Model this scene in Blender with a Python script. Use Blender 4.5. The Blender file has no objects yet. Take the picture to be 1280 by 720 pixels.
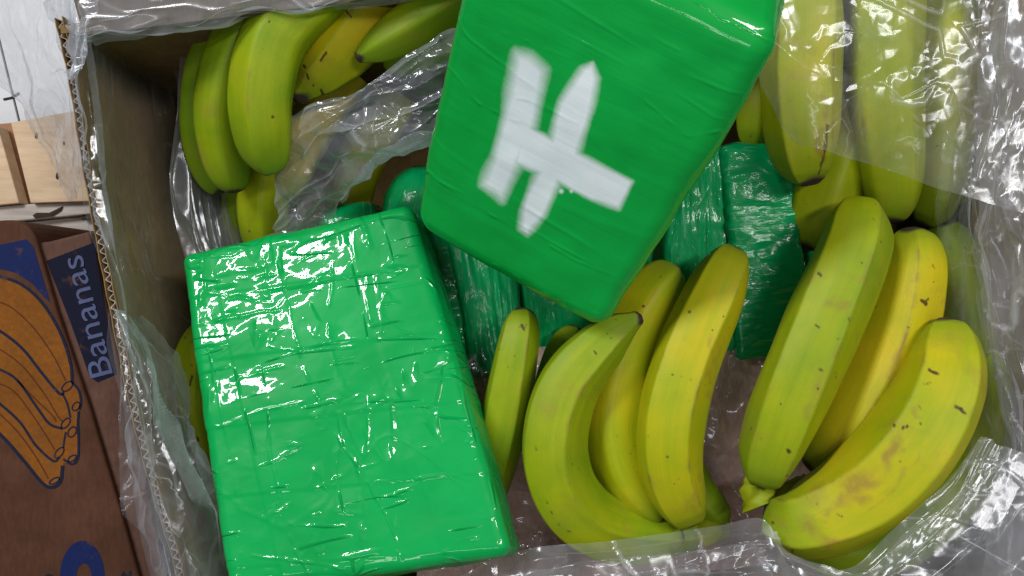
import bpy, math
import numpy as np
from mathutils import Vector

# ------------------------------------------------------------------ camera, world, lamps, exposure
CAM_H = 0.85
FOC = 1154.0                       # focal length in pixels of the 1280 px wide photograph
scene = bpy.context.scene
cam_d = bpy.data.cameras.new('camera'); cam = bpy.data.objects.new('camera', cam_d)
scene.collection.objects.link(cam); scene.camera = cam
cam.location = (0, 0, CAM_H)
cam_d.sensor_width = 36.0; cam_d.lens = 36.0 * FOC / 1280.0
cam_d.clip_start = 0.01; cam_d.clip_end = 50

world = bpy.data.worlds.new('World'); scene.world = world; world.use_nodes = True
bg = world.node_tree.nodes['Background']
bg.inputs[0].default_value = (0.92, 0.96, 1.0, 1); bg.inputs[1].default_value = 0.10

def lamp(name, loc, target, sx, sy, power, col):
    d = bpy.data.lights.new(name, 'AREA'); d.shape = 'RECTANGLE'; d.size = sx; d.size_y = sy
    d.energy = power; d.color = col
    o = bpy.data.objects.new(name, d); scene.collection.objects.link(o)
    o.location = loc
    o.rotation_euler = (Vector(target) - Vector(loc)).to_track_quat('-Z', 'Y').to_euler()
    return o
lamp('ceiling_tube_lamp', (-1.5, 1.45, 2.3), (0, 0, 0.1), 1.3, 0.12, 56, (0.97, 0.985, 1.0))
lamp('ceiling_tube_lamp', (1.15, 0.55, 2.4), (0, 0, 0.1), 0.14, 1.5, 27, (1.0, 0.985, 0.96))
lamp('ceiling_tube_lamp', (-0.35, -0.9, 2.6), (0, 0, 0.1), 1.5, 0.14, 6, (0.97, 0.985, 1.0))

vs = scene.view_settings
vs.view_transform = 'Standard'; vs.look = 'None'; vs.exposure = 0.10; vs.gamma = 1.0; vs.use_curve_mapping = False
scene.cycles.transparent_max_bounces = 24
scene.cycles.max_bounces = 10

# ------------------------------------------------------------------ helpers
def P(x, y, z):
    k = (CAM_H - z) / FOC
    return np.array([(x - 640.0) * k, (360.0 - y) * k, z])
def PP(a):
    a = np.asarray(a, float); k = (CAM_H - a[..., 2]) / FOC
    return np.stack([(a[..., 0] - 640) * k, (360 - a[..., 1]) * k, a[..., 2]], -1)
def pix(p):
    k = FOC / (CAM_H - p[..., 2])
    return np.stack([640 + p[..., 0] * k, 360 - p[..., 1] * k], -1)

def h3(ix, iy, iz, seed):
    n = (ix.astype(np.int64) * 374761393 + iy.astype(np.int64) * 668265263 + iz.astype(np.int64) * 2147483647 + seed * 974634777) & 0xffffffff
    n = ((n ^ (n >> 13)) * 1274126177) & 0xffffffff
    n = ((n ^ (n >> 16)) * 2246822519) & 0xffffffff
    n = n ^ (n >> 15)
    return (n & 0xffffff) / float(0x7fffff) - 1.0
def rotm(seed):
    r = np.random.RandomState(seed); q, _ = np.linalg.qr(r.randn(3, 3)); return q
def vnoise(p, seed=0):
    i = np.floor(p); f = p - i; f = f * f * (3 - 2 * f); i = i.astype(np.int64); r = 0
    for a in (0, 1):
        for b in (0, 1):
            for c in (0, 1):
                w = (f[..., 0] if a else 1 - f[..., 0]) * (f[..., 1] if b else 1 - f[..., 1]) * (f[..., 2] if c else 1 - f[..., 2])
                r = r + w * h3(i[..., 0] + a, i[..., 1] + b, i[..., 2] + c, seed)
    return r
def fbm(p, seed=0, octv=4):
    r = 0; a = 1.0
    for k in range(octv): r = r + a * vnoise(p * 2 ** k, seed + k * 7); a *= 0.5
    return r
def facet(p, scale, seed, warp=0.5, stretch=None):
    """piecewise-planar noise: flat facets meeting in sharp creases, like crumpled film"""
    p = np.asarray(p, float)
    if stretch is not None: p = p * np.asarray(stretch)
    q = p / scale
    q = q + warp * np.stack([vnoise(q * 0.6 + 3.1, seed + 11), vnoise(q * 0.6 + 9.7, seed + 12), vnoise(q * 0.6 + 5.2, seed + 13)], -1)
    q = q @ rotm(seed + 100).T
    i = np.floor(q).astype(np.int64); f = q - i
    order = np.argsort(-f, axis=-1); fs = np.take_along_axis(f, order, -1)
    c = i.copy(); w = 1 - fs[..., 0]; r = w * h3(c[..., 0], c[..., 1], c[..., 2], seed)
    for k in range(3):
        c = c + (np.arange(3) == order[..., k:k + 1])
        w = fs[..., k] - (fs[..., k + 1] if k < 2 else 0)
        r = r + w * h3(c[..., 0], c[..., 1], c[..., 2], seed)
    return r
def seg_d(q, a, b):
    a = np.array(a, float); b = np.array(b, float); d = b - a
    t = np.clip(((q - a) @ d) / (d @ d), 0, 1)
    return np.linalg.norm(q - (a + t[..., None] * d), axis=-1), t
def poly_sd(q, poly):
    poly = np.array(poly, float); dist = np.full(q.shape[:-1], 1e9); ins = np.zeros(q.shape[:-1], bool)
    for k in range(len(poly)):
        a, b = poly[k], poly[(k + 1) % len(poly)]
        dist = np.minimum(dist, seg_d(q, a, b)[0])
        cond = ((a[1] > q[..., 1]) != (b[1] > q[..., 1]))
        xi = (b[0] - a[0]) * (q[..., 1] - a[1]) / ((b[1] - a[1]) or 1e-9) + a[0]
        ins ^= cond & (q[..., 0] < xi)
    return np.where(ins, -dist, dist)

def mesh_obj(name, verts, faces, mat, parent=None, smooth=True, attrs=None):
    me = bpy.data.meshes.new(name)
    verts = np.asarray(verts, float); faces_np = None
    if isinstance(faces, np.ndarray):
        n, k = faces.shape
        me.vertices.add(len(verts)); me.vertices.foreach_set('co', verts.astype(np.float32).ravel())
        me.loops.add(n * k); me.loops.foreach_set('vertex_index', faces.astype(np.int32).ravel())
        me.polygons.add(n); me.polygons.foreach_set('loop_start', np.arange(0, n * k, k, dtype=np.int32))
        me.update(calc_edges=True); me.validate()
    else:
        me.from_pydata([tuple(v) for v in verts], [], faces)
    me.polygons.foreach_set('use_smooth', np.full(len(me.polygons), smooth))
    for an, av in (attrs or {}).items():
        a = me.attributes.new(an, 'FLOAT', 'POINT'); a.data.foreach_set('value', np.asarray(av, np.float32).ravel())
    me.update()
    me.materials.append(mat)
    o = bpy.data.objects.new(name, me); scene.collection.objects.link(o)
    if parent is not None:
        o.parent = parent; o.matrix_parent_inverse = parent.matrix_world.inverted() if False else o.matrix_parent_inverse
        o.location = tuple(-Vector(parent.location))
    return o
def tag(o, label, cat, group=None, kind=None):
    o['label'] = label; o['category'] = cat
    if group: o['group'] = group
    if kind: o['kind'] = kind
    return o
def thing(name, loc, label, cat, group=None):
    o = bpy.data.objects.new(name, None); scene.collection.objects.link(o); o.empty_display_size = 0.02
    o.location = tuple(float(v) for v in loc)
    return tag(o, label, cat, group)
def grid_faces(nu, nv, wrap=False):
    i = np.arange(nu - 1)[:, None]; j = np.arange(nv if wrap else nv - 1)[None, :]; j2 = (j + 1) % nv
    return np.stack([i * nv + j, i * nv + j2, (i + 1) * nv + j2, (i + 1) * nv + j], -1).reshape(-1, 4)
def prism(poly, z0, z1, name, mat, parent=None, bevel=0.0):
    """closed slab from world xy outline"""
    n = len(poly); v = [(x, y, z0) for x, y in poly] + [(x, y, z1) for x, y in poly]
    ar = sum(poly[i][0] * poly[(i + 1) % n][1] - poly[(i + 1) % n][0] * poly[i][1] for i in range(n))
    f = [tuple(range(n, 2 * n)), tuple(range(n - 1, -1, -1))] + [(i, (i + 1) % n, n + (i + 1) % n, n + i) for i in range(n)]
    if ar < 0: f = [tuple(reversed(q)) for q in f]
    o = mesh_obj(name, v, f, mat, parent, smooth=False)
    if bevel:
        m = o.modifiers.new('bevel', 'BEVEL'); m.width = bevel; m.segments = 3; m.limit_method = 'ANGLE'; m.angle_limit = 0.9
    return o
def pxy(pts, z): return [tuple(P(x, y, z)[:2]) for x, y in pts]
def spline(pts, n):
    """Catmull-Rom through rows of pts -> n samples"""
    p = np.asarray(pts, float); m = len(p)
    e = np.concatenate([[2 * p[0] - p[1]], p, [2 * p[-1] - p[-2]]])
    t = np.linspace(0, m - 1, n); i = np.minimum(t.astype(int), m - 2); f = (t - i).reshape((-1,) + (1,) * (p.ndim - 1))
    a, b, c, d = e[i], e[i + 1], e[i + 2], e[i + 3]
    return 0.5 * (2 * b + (c - a) * f + (2 * a - 5 * b + 4 * c - d) * f * f + (3 * b - a - 3 * c + d) * f ** 3)

# ------------------------------------------------------------------ materials
def new_mat(name):
    m = bpy.data.materials.new(name); m.use_nodes = True; nt = m.node_tree
    b = nt.nodes['Principled BSDF']; return m, nt, b
def N(nt, typ, **kw):
    n = nt.nodes.new(typ)
    for k, v in kw.items():
        if k.startswith('i_'): n.inputs[k[2:].replace('_', ' ')].default_value = v
        else: setattr(n, k, v)
    return n
def L(nt, a, b): nt.links.new(a, b)
def ramp(nt, src, stops, interp='LINEAR'):
    r = nt.nodes.new('ShaderNodeValToRGB'); r.color_ramp.interpolation = interp; cr = r.color_ramp
    while len(cr.elements) < len(stops): cr.elements.new(0.5)
    for e, (p, c) in zip(cr.elements, stops):
        e.position = p; e.color = (c, c, c, 1) if isinstance(c, (int, float)) else (*c, 1)
    L(nt, src, r.inputs[0]); return r.outputs[0]
def mixc(nt, fac, a, b, blend='MIX'):
    n = nt.nodes.new('ShaderNodeMix'); n.data_type = 'RGBA'; n.blend_type = blend
    for sock, v in ((n.inputs[0], fac), (n.inputs[6], a), (n.inputs[7], b)):
        if hasattr(v, 'is_output'): L(nt, v, sock)
        else: sock.default_value = (*v, 1) if isinstance(v, tuple) else v
    return n.outputs[2]
def noise_n(nt, scale, detail=4, rough=0.55, vec=None, dist=0.0):
    n = N(nt, 'ShaderNodeTexNoise'); n.inputs['Scale'].default_value = scale; n.inputs['Detail'].default_value = detail
    n.inputs['Roughness'].default_value = rough; n.inputs['Distortion'].default_value = dist
    if vec is not None: L(nt, vec, n.inputs['Vector'])
    return n
def mapping(nt, src, scale=(1, 1, 1), rot=(0, 0, 0)):
    m = N(nt, 'ShaderNodeMapping'); m.inputs['Scale'].default_value = scale; m.inputs['Rotation'].default_value = rot
    L(nt, src, m.inputs['Vector']); return m.outputs[0]
def bump(nt, h, strength, dist, prev=None):
    b = N(nt, 'ShaderNodeBump'); b.inputs['Strength'].default_value = strength; b.inputs['Distance'].default_value = dist
    L(nt, h, b.inputs['Height'])
    if prev is not None: L(nt, prev, b.inputs['Normal'])
    return b.outputs[0]
def gpos(nt): return N(nt, 'ShaderNodeTexCoord').outputs['Object']

def card_mat(name, c0, c1, rough=0.85):
    m, nt, b = new_mat(name); g = gpos(nt)
    n1 = noise_n(nt, 14, 5, 0.6, g); n2 = noise_n(nt, 420, 3, 0.7, mapping(nt, g, (1, 0.25, 1))); n3 = noise_n(nt, 60, 4, .6, g)
    c = mixc(nt, ramp(nt, n1.outputs[0], [(0.3, 0.0), (0.7, 1.0)]), c0, c1)
    c = mixc(nt, 0.45, c, ramp(nt, n2.outputs[0], [(0.3, 0.35), (0.75, 1.0)]), 'MULTIPLY')
    c = mixc(nt, 0.35, c, ramp(nt, n3.outputs[0], [(0.35, 0.45), (0.6, 1.0)]), 'MULTIPLY')
    L(nt, c, b.inputs['Base Color']); b.inputs['Roughness'].default_value = rough
    b.inputs['Specular IOR Level'].default_value = 0.25
    L(nt, bump(nt, n2.outputs[0], 0.35, 0.0006), b.inputs['Normal'])
    return m
M_card_in = card_mat('cardboard_inside', (0.26, 0.165, 0.06), (0.34, 0.22, 0.085))
M_card_flap = card_mat('cardboard_flap_grey_shaded', (0.16, 0.125, 0.095), (0.22, 0.175, 0.135))  # grey-brown flap, darker because its shade is put into the colour
M_card_pale = card_mat('cardboard_liner_edge', (0.52, 0.41, 0.34), (0.66, 0.55, 0.48))
M_card_nb = card_mat('cardboard_outer_brown_shaded', (0.075, 0.028, 0.013), (0.115, 0.045, 0.024))  # neighbouring carton: shade on it is put into the darkened card colours
M_card_nb2 = card_mat('cardboard_edge_pinkish_shaded', (0.11, 0.05, 0.034), (0.16, 0.08, 0.055))
M_paper = card_mat('brown_kraft_paper', (0.66, 0.41, 0.34), (0.78, 0.54, 0.47))

def print_mat(name, col, rough=0.75, var=0.25, wear=0.0):
    m, nt, b = new_mat(name); g = gpos(nt)
    n = noise_n(nt, 260, 4, 0.7, g); n1 = noise_n(nt, 25, 3, 0.6, g)
    c = mixc(nt, var, (col[0], col[1], col[2]), ramp(nt, n.outputs[0], [(0.3, 0.25), (0.7, 1.1)]), 'MULTIPLY')
    c = mixc(nt, var, c, ramp(nt, n1.outputs[0], [(0.3, 0.4), (0.7, 1.0)]), 'MULTIPLY')
    if wear:
        wn_ = noise_n(nt, 95, 6, 0.72, g)
        c = mixc(nt, ramp(nt, wn_.outputs[0], [(0.58, 0.0), (0.68, wear)]), c, (0.10, 0.042, 0.022))
    L(nt, c, b.inputs['Base Color']); b.inputs['Roughness'].default_value = rough
    b.inputs['Specular IOR Level'].default_value = 0.2
    return m
M_blue = print_mat('blue_ink', (0.005, 0.014, 0.085), wear=0.6)  # carton inks likewise darkened, with the carton's shade in their colour
M_navy = print_mat('navy_ink', (0.004, 0.005, 0.022), wear=0.5)
M_orange = print_mat('orange_ink', (0.25, 0.082, 0.006), var=0.4, wear=0.55)
M_line = print_mat('dark_outline_ink', (0.008, 0.012, 0.035), wear=0.6)
M_thin = print_mat('brown_line_ink', (0.10, 0.028, 0.008))
M_white_ink = print_mat('pale_blue_ink', (0.10, 0.12, 0.24), wear=0.4)

def wood_mat(name, c0, c1, ang):
    m, nt, b = new_mat(name); g = gpos(nt)
    mp = mapping(nt, g, (1, 12, 4), (0, 0, ang))
    n = noise_n(nt, 18, 6, 0.6, mp, 0.4); n2 = noise_n(nt, 30, 3, 0.5, g)
    c = mixc(nt, ramp(nt, n.outputs[0], [(0.3, 0.0), (0.7, 1.0)]), c0, c1)
    c = mixc(nt, 0.3, c, ramp(nt, n2.outputs[0], [(0.3, 0.5), (0.6, 1.0)]), 'MULTIPLY')
    L(nt, c, b.inputs['Base Color']); b.inputs['Roughness'].default_value = 0.7
    L(nt, bump(nt, n.outputs[0], 0.4, 0.001), b.inputs['Normal'])
    return m
M_wood = wood_mat('pale_pine', (0.62, 0.42, 0.25), (0.75, 0.56, 0.37), 1.3)
M_wood_red = wood_mat('reddish_wood_side', (0.30, 0.13, 0.06), (0.40, 0.20, 0.10), 1.3)
M_wood_grey = wood_mat('weathered_grey_wood', (0.42, 0.36, 0.32), (0.62, 0.55, 0.49), 0.1)
M_knot = print_mat('dark_knot', (0.05, 0.03, 0.02))
M_tile = print_mat('white_tile', (0.72, 0.72, 0.74), 0.35, 0.08)
M_grout = print_mat('dark_joint', (0.03, 0.03, 0.035))

def banana_mat():
    m, nt, b = new_mat('banana_peel'); g = gpos(nt)
    A = lambda n: N(nt, 'ShaderNodeAttribute', attribute_name=n).outputs['Fac']
    t, rid, yel, rnd, ang = A('along'), A('ridge'), A('ripeness'), A('seed'), A('around')
    cmb = N(nt, 'ShaderNodeCombineXYZ'); L(nt, ang, cmb.inputs[0]); L(nt, t, cmb.inputs[1]); L(nt, rnd, cmb.inputs[2])
    stre = noise_n(nt, 1.0, 5, 0.6, mapping(nt, cmb.outputs[0], (9, 2.2, 13)))
    fine = noise_n(nt, 1.0, 4, 0.65, mapping(nt, cmb.outputs[0], (60, 9, 13)))
    big = noise_n(nt, 16, 4, 0.55, g)
    # ripeness field
    ad = N(nt, 'ShaderNodeMath', operation='MULTIPLY_ADD'); L(nt, stre.outputs[0], ad.inputs[0]); ad.inputs[1].default_value = 0.30; L(nt, yel, ad.inputs[2])
    ad2 = N(nt, 'ShaderNodeMath', operation='MULTIPLY_ADD'); L(nt, big.outputs[0], ad2.inputs[0]); ad2.inputs[1].default_value = 0.8; L(nt, ad.outputs[0], ad2.inputs[2])
    s3 = N(nt, 'ShaderNodeMath', operation='SUBTRACT'); L(nt, ad2.outputs[0], s3.inputs[0]); s3.inputs[1].default_value = 0.545
    c = ramp(nt, s3.outputs[0], [(0.0, (0.10, 0.225, 0.004)), (0.22, (0.20, 0.31, 0.004)), (0.5, (0.365, 0.415, 0.003)), (0.78, (0.60, 0.475, 0.007)), (1.0, (0.58, 0.37, 0.025))])
    # ends stay green
    tip = ramp(nt, t, [(0.0, 1.0), (0.16, 0.0), (0.80, 0.0), (0.985, 0.95)])
    c = mixc(nt, tip, c, (0.20, 0.31, 0.010))
    # ridges a little darker, greener
    c = mixc(nt, ramp(nt, rid, [(0.0, 0.0), (0.6, 0.0), (1.0, 0.5)]), c, (0.20, 0.25, 0.010))
    c = mixc(nt, 0.20, c, ramp(nt, fine.outputs[0], [(0.3, 0.66), (0.7, 1.0)]), 'MULTIPLY')
    rb = N(nt, 'ShaderNodeMath', operation='MULTIPLY'); L(nt, ramp(nt, rid, [(0.35, 0.0), (0.95, 1.0)]), rb.inputs[0])
    L(nt, ramp(nt, noise_n(nt, 42, 4, .6, g).outputs[0], [(0.5, 0.0), (0.66, 0.75)]), rb.inputs[1])
    c = mixc(nt, rb.outputs[0], c, (0.22, 0.13, 0.03))
    # bruised patches
    br = noise_n(nt, 26, 5, 0.62, g, 0.5)
    c = mixc(nt, ramp(nt, br.outputs[0], [(0.55, 0.0), (0.72, 0.42)]), c, (0.30, 0.21, 0.03))
    # flecks, scratches
    vo = N(nt, 'ShaderNodeTexVoronoi', feature='F1'); vo.inputs['Scale'].default_value = 85; L(nt, mapping(nt, g, (1, 1, 1)), vo.inputs['Vector'])
    msk = noise_n(nt, 55, 2, 0.5, g)
    mm = N(nt, 'ShaderNodeMath', operation='MULTIPLY'); L(nt, ramp(nt, vo.outputs['Distance'], [(0.055, 1.0), (0.13, 0.0)]), mm.inputs[0])
    L(nt, ramp(nt, msk.outputs[0], [(0.54, 0.0), (0.62, 1.0)]), mm.inputs[1])
    c = mixc(nt, mm.outputs[0], c, (0.13, 0.055, 0.015))
    vs_ = N(nt, 'ShaderNodeTexVoronoi', feature='F1'); vs_.inputs['Scale'].default_value = 1.0
    L(nt, mapping(nt, cmb.outputs[0], (7, 30, 17), (0, 0, 0.6)), vs_.inputs['Vector'])
    m2 = N(nt, 'ShaderNodeMath', operation='MULTIPLY'); L(nt, ramp(nt, vs_.outputs['Distance'], [(0.07, 1.0), (0.13, 0.0)]), m2.inputs[0])
    L(nt, ramp(nt, noise_n(nt, 38, 2, .5, mapping(nt, g, (1, 1, 1), (0.4, 0.2, 1))).outputs[0], [(0.56, 0.0), (0.64, 0.9)]), m2.inputs[1])
    c = mixc(nt, m2.outputs[0], c, (0.10, 0.05, 0.015))
    c = mixc(nt, ramp(nt, A('bruise'), [(0.0, 0.0), (1.0, 0.75)]), c, (0.27, 0.155, 0.035))
    c = mixc(nt, ramp(nt, A('mark'), [(0.1, 0.0), (0.8, 0.95)]), c, (0.075, 0.032, 0.010))
    # dark dry ends
    dk = A('dark_end')
    c = mixc(nt, ramp(nt, dk, [(0.15, 0.0), (0.6, 1.0)]), c, (0.055, 0.032, 0.030))
    L(nt, c, b.inputs['Base Color'])
    b.inputs['Roughness'].default_value = 0.50; b.inputs['Specular IOR Level'].default_value = 0.26
    b.inputs['Subsurface Weight'].default_value = 0.0
    h = mixc(nt, 0.5, fine.outputs[0], noise_n(nt, 500, 2, 0.6, g).outputs[0])
    L(nt, bump(nt, h, 0.22, 0.0010), b.inputs['Normal'])
    return m
M_banana = banana_mat()

def tape_mat(name, c0, c1, rough, line_scale, line_bump, line_rot=0.0, paint=False, fine=1.0, glint_streak=0.0, wrinkle=0.0):
    m, nt, b = new_mat(name)
    A = lambda n: N(nt, 'ShaderNodeAttribute', attribute_name=n).outputs['Fac']
    cmb = N(nt, 'ShaderNodeCombineXYZ'); L(nt, A('loc_a'), cmb.inputs[0]); L(nt, A('loc_b'), cmb.inputs[1]); L(nt, A('loc_c'), cmb.inputs[2])
    g = cmb.outputs[0]
    n1 = noise_n(nt, 18, 4, 0.6, g)
    c = mixc(nt, ramp(nt, n1.outputs[0], [(0.3, 0.0), (0.7, 1.0)]), c0, c1)
    ln = noise_n(nt, 1.0, 4, 0.62, mapping(nt, g, line_scale, (0, 0, line_rot)), 0.3)
    fn = noise_n(nt, 150, 3, 0.55, g)
    if glint_streak:
        c = mixc(nt, ramp(nt, ln.outputs[0], [(0.60, 0.0), (0.74, glint_streak)]), c, (0.35, 0.62, 0.50))  # pale streaks: film haze plus glints painted into the base colour
    if paint:
        p = A('paint'); pn = noise_n(nt, 900, 2, 0.6, g)
        ad = N(nt, 'ShaderNodeMath', operation='MULTIPLY_ADD'); L(nt, pn.outputs[0], ad.inputs[0]); ad.inputs[1].default_value = 0.14; L(nt, p, ad.inputs[2])
        pf = ramp(nt, ad.outputs[0], [(0.14, 0.0), (0.92, 1.0)])
        crk = ramp(nt, ln.outputs[0], [(0.30, 0.72), (0.42, 1.0)])
        pc = mixc(nt, ramp(nt, n1.outputs[0], [(0.3, 0.0), (0.7, 1.0)]), (0.66, 0.76, 0.78), (0.80, 0.86, 0.88))
        pc = mixc(nt, 0.22, pc, crk, 'MULTIPLY')
        c = mixc(nt, pf, c, pc)
    L(nt, c, b.inputs['Base Color'])
    b.inputs['Roughness'].default_value = rough
    b.inputs['Specular IOR Level'].default_value = 0.15
    b.inputs['Coat Weight'].default_value = 0.6; b.inputs['Coat Roughness'].default_value = 0.05
    if wrinkle:
        acc = None
        for (sx, rz, w_, ms) in (((4, 24, 15), 0.06, .016, 22), ((22, 4, 15), 0.03, .016, 25), ((7, 40, 15), 0.75, .018, 28), ((44, 9, 15), 0.35, .022, 34), ((10, 60, 15), -0.45, .022, 30)):
            nn_ = noise_n(nt, 1.0, 0.6, 0.5, mapping(nt, g, sx, (0, 0, rz)), 0.1)
            e_ = ramp(nt, nn_.outputs[0], [(0.5 - w_, 0.0), (0.5, 1.0), (0.5 + w_, 0.0)])
            mk_ = ramp(nt, noise_n(nt, ms, 2, .5, mapping(nt, g, (1, 1, 1), (rz, 0, rz))).outputs[0], [(0.50, 0.0), (0.60, 1.0)])
            mu = N(nt, 'ShaderNodeMath', operation='MULTIPLY'); L(nt, e_, mu.inputs[0]); L(nt, mk_, mu.inputs[1])
            if acc is None: acc = mu.outputs[0]
            else:
                ad_ = N(nt, 'ShaderNodeMath', operation='MAXIMUM'); L(nt, acc, ad_.inputs[0]); L(nt, mu.outputs[0], ad_.inputs[1]); acc = ad_.outputs[0]
        wb = bump(nt, acc, 1.0, wrinkle)
        nb = bump(nt, ln.outputs[0], line_bump, 0.0012, wb)
    else: nb = bump(nt, ln.outputs[0], line_bump, 0.0012)
    nb = bump(nt, fn.outputs[0], 0.16 * fine, 0.0012, nb)
    L(nt, nb, b.inputs['Normal']); L(nt, nb, b.inputs['Coat Normal'])
    return m
M_green = tape_mat('green_package_tape', (0.000, 0.335, 0.066), (0.000, 0.40, 0.085), 0.42, (14, 14, 14), 0.06, fine=0.5, wrinkle=0.0009)
M_green_h = tape_mat('green_stretch_film', (0.000, 0.32, 0.040), (0.001, 0.38, 0.055), 0.42, (7, 190, 60), 0.17, 0.02, paint=True, fine=0.3)
M_green_d = tape_mat('green_package_in_clear_film', (0.000, 0.28, 0.075), (0.002, 0.36, 0.11), 0.30, (260, 22, 60), 0.7, 0.0, glint_streak=0.5)
M_green_r = tape_mat('green_package_in_rippled_film', (0.000, 0.28, 0.075), (0.002, 0.36, 0.11), 0.30, (30, 240, 60), 0.6, 0.0, glint_streak=0.45)

def film_mat(name, milk=0.12, edge=0.55, spec=1.0, rough=0.18, tint=(0.97, 0.975, 0.98), col=(0.80, 0.82, 0.88), bmp=0.22, crease=0.30):
    m, nt, b = new_mat(name); nt.nodes.remove(b)
    out = nt.nodes['Material Output']; g = gpos(nt)
    n1 = noise_n(nt, 45, 5, 0.6, g, 0.8); n2 = N(nt, 'ShaderNodeTexVoronoi', feature='SMOOTH_F1')
    n2.inputs['Scale'].default_value = 70; n2.inputs['Smoothness'].default_value = 0.15
    wv = N(nt, 'ShaderNodeVectorMath', operation='MULTIPLY_ADD'); L(nt, noise_n(nt, 30, 3, .5, g).outputs['Color'], wv.inputs[0]); wv.inputs[1].default_value = (0.03, 0.03, 0.03); L(nt, g, wv.inputs[2])
    L(nt, wv.outputs[0], n2.inputs['Vector'])
    nb = bump(nt, n2.outputs['Distance'], bmp * 0.5, 0.0016); nb = bump(nt, n1.outputs[0], bmp * 0.5, 0.0016, nb)
    lf_ = N(nt, 'ShaderNodeLayerWeight'); lf_.inputs['Blend'].default_value = 0.5; L(nt, nb, lf_.inputs['Normal'])
    pw = N(nt, 'ShaderNodeMath', operation='POWER'); L(nt, lf_.outputs['Facing'], pw.inputs[0]); pw.inputs[1].default_value = 4.0
    frm = N(nt, 'ShaderNodeMath', operation='MULTIPLY_ADD', use_clamp=True); L(nt, pw.outputs[0], frm.inputs[0]); frm.inputs[1].default_value = 0.42; frm.inputs[2].default_value = 0.048 * spec
    tr = N(nt, 'ShaderNodeBsdfTransparent'); tr.inputs[0].default_value = (*tint, 1)
    gl = N(nt, 'ShaderNodeBsdfGlossy'); gl.inputs['Color'].default_value = (0.95, 0.96, 1, 1); gl.inputs['Roughness'].default_value = rough; L(nt, nb, gl.inputs['Normal'])
    df = N(nt, 'ShaderNodeBsdfDiffuse'); df.inputs[0].default_value = (*col, 1); L(nt, nb, df.inputs['Normal'])
    tl = N(nt, 'ShaderNodeBsdfTranslucent'); tl.inputs[0].default_value = (*col, 1)
    dm = N(nt, 'ShaderNodeMixShader'); dm.inputs[0].default_value = 0.4; L(nt, df.outputs[0], dm.inputs[1]); L(nt, tl.outputs[0], dm.inputs[2])
    lw = N(nt, 'ShaderNodeLayerWeight'); lw.inputs['Blend'].default_value = 0.45; L(nt, nb, lw.inputs['Normal'])
    e = ramp(nt, lw.outputs['Facing'], [(0.15, 0.0), (0.85, 1.0)])
    ma = N(nt, 'ShaderNodeMath', operation='MULTIPLY_ADD', use_clamp=True); L(nt, e, ma.inputs[0]); ma.inputs[1].default_value = edge
    mk = N(nt, 'ShaderNodeMath', operation='MULTIPLY'); L(nt, ramp(nt, noise_n(nt, 22, 4, .6, g, .5).outputs[0], [(0.3, 0.45), (0.7, 1.5)]), mk.inputs[0]); mk.inputs[1].default_value = milk
    cra = N(nt, 'ShaderNodeAttribute', attribute_name='crease').outputs['Fac']
    cm = N(nt, 'ShaderNodeMath', operation='MULTIPLY_ADD'); L(nt, cra, cm.inputs[0]); cm.inputs[1].default_value = crease; L(nt, mk.outputs[0], cm.inputs[2])
    L(nt, cm.outputs[0], ma.inputs[2])
    s1 = N(nt, 'ShaderNodeMixShader'); L(nt, ma.outputs[0], s1.inputs[0]); L(nt, tr.outputs[0], s1.inputs[1]); L(nt, dm.outputs[0], s1.inputs[2])
    s2 = N(nt, 'ShaderNodeMixShader'); L(nt, frm.outputs[0], s2.inputs[0]); L(nt, s1.outputs[0], s2.inputs[1]); L(nt, gl.outputs[0], s2.inputs[2])
    L(nt, s2.outputs[0], out.inputs['Surface'])
    return m
M_film = film_mat('clear_film', 0.07, 0.30)
M_film_milk = film_mat('milky_film', 0.17, 0.5, 1.1)
M_film_thin = film_mat('thin_clear_film', 0.015, 0.16, 0.7, 0.10)
M_film_paper = film_mat('film_on_paper', 0.05, 0.35, 1.6, 0.16, bmp=0.3, crease=0.75)  # fold whitening raised so the colour supplies missing film highlights
M_film_flap = film_mat('grey_crumpled_film', 0.24, 0.5, 1.3, 0.16, col=(0.62, 0.64, 0.68), bmp=0.2)
M_film_soft = film_mat('soft_hazy_film', 0.13, 0.28, 1.0, 0.2, col=(0.84, 0.83, 0.90), bmp=0.2, crease=0.45)
M_film_right = film_mat('white_crumpled_film', 0.20, 0.45, 1.3, 0.17, col=(0.86, 0.84, 0.92), bmp=0.2, crease=0.55)
M_film_sheet = film_mat('clear_sheet_film', 0.10, 0.30, 0.9, 0.19, col=(0.82, 0.80, 0.78), bmp=0.12)

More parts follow.
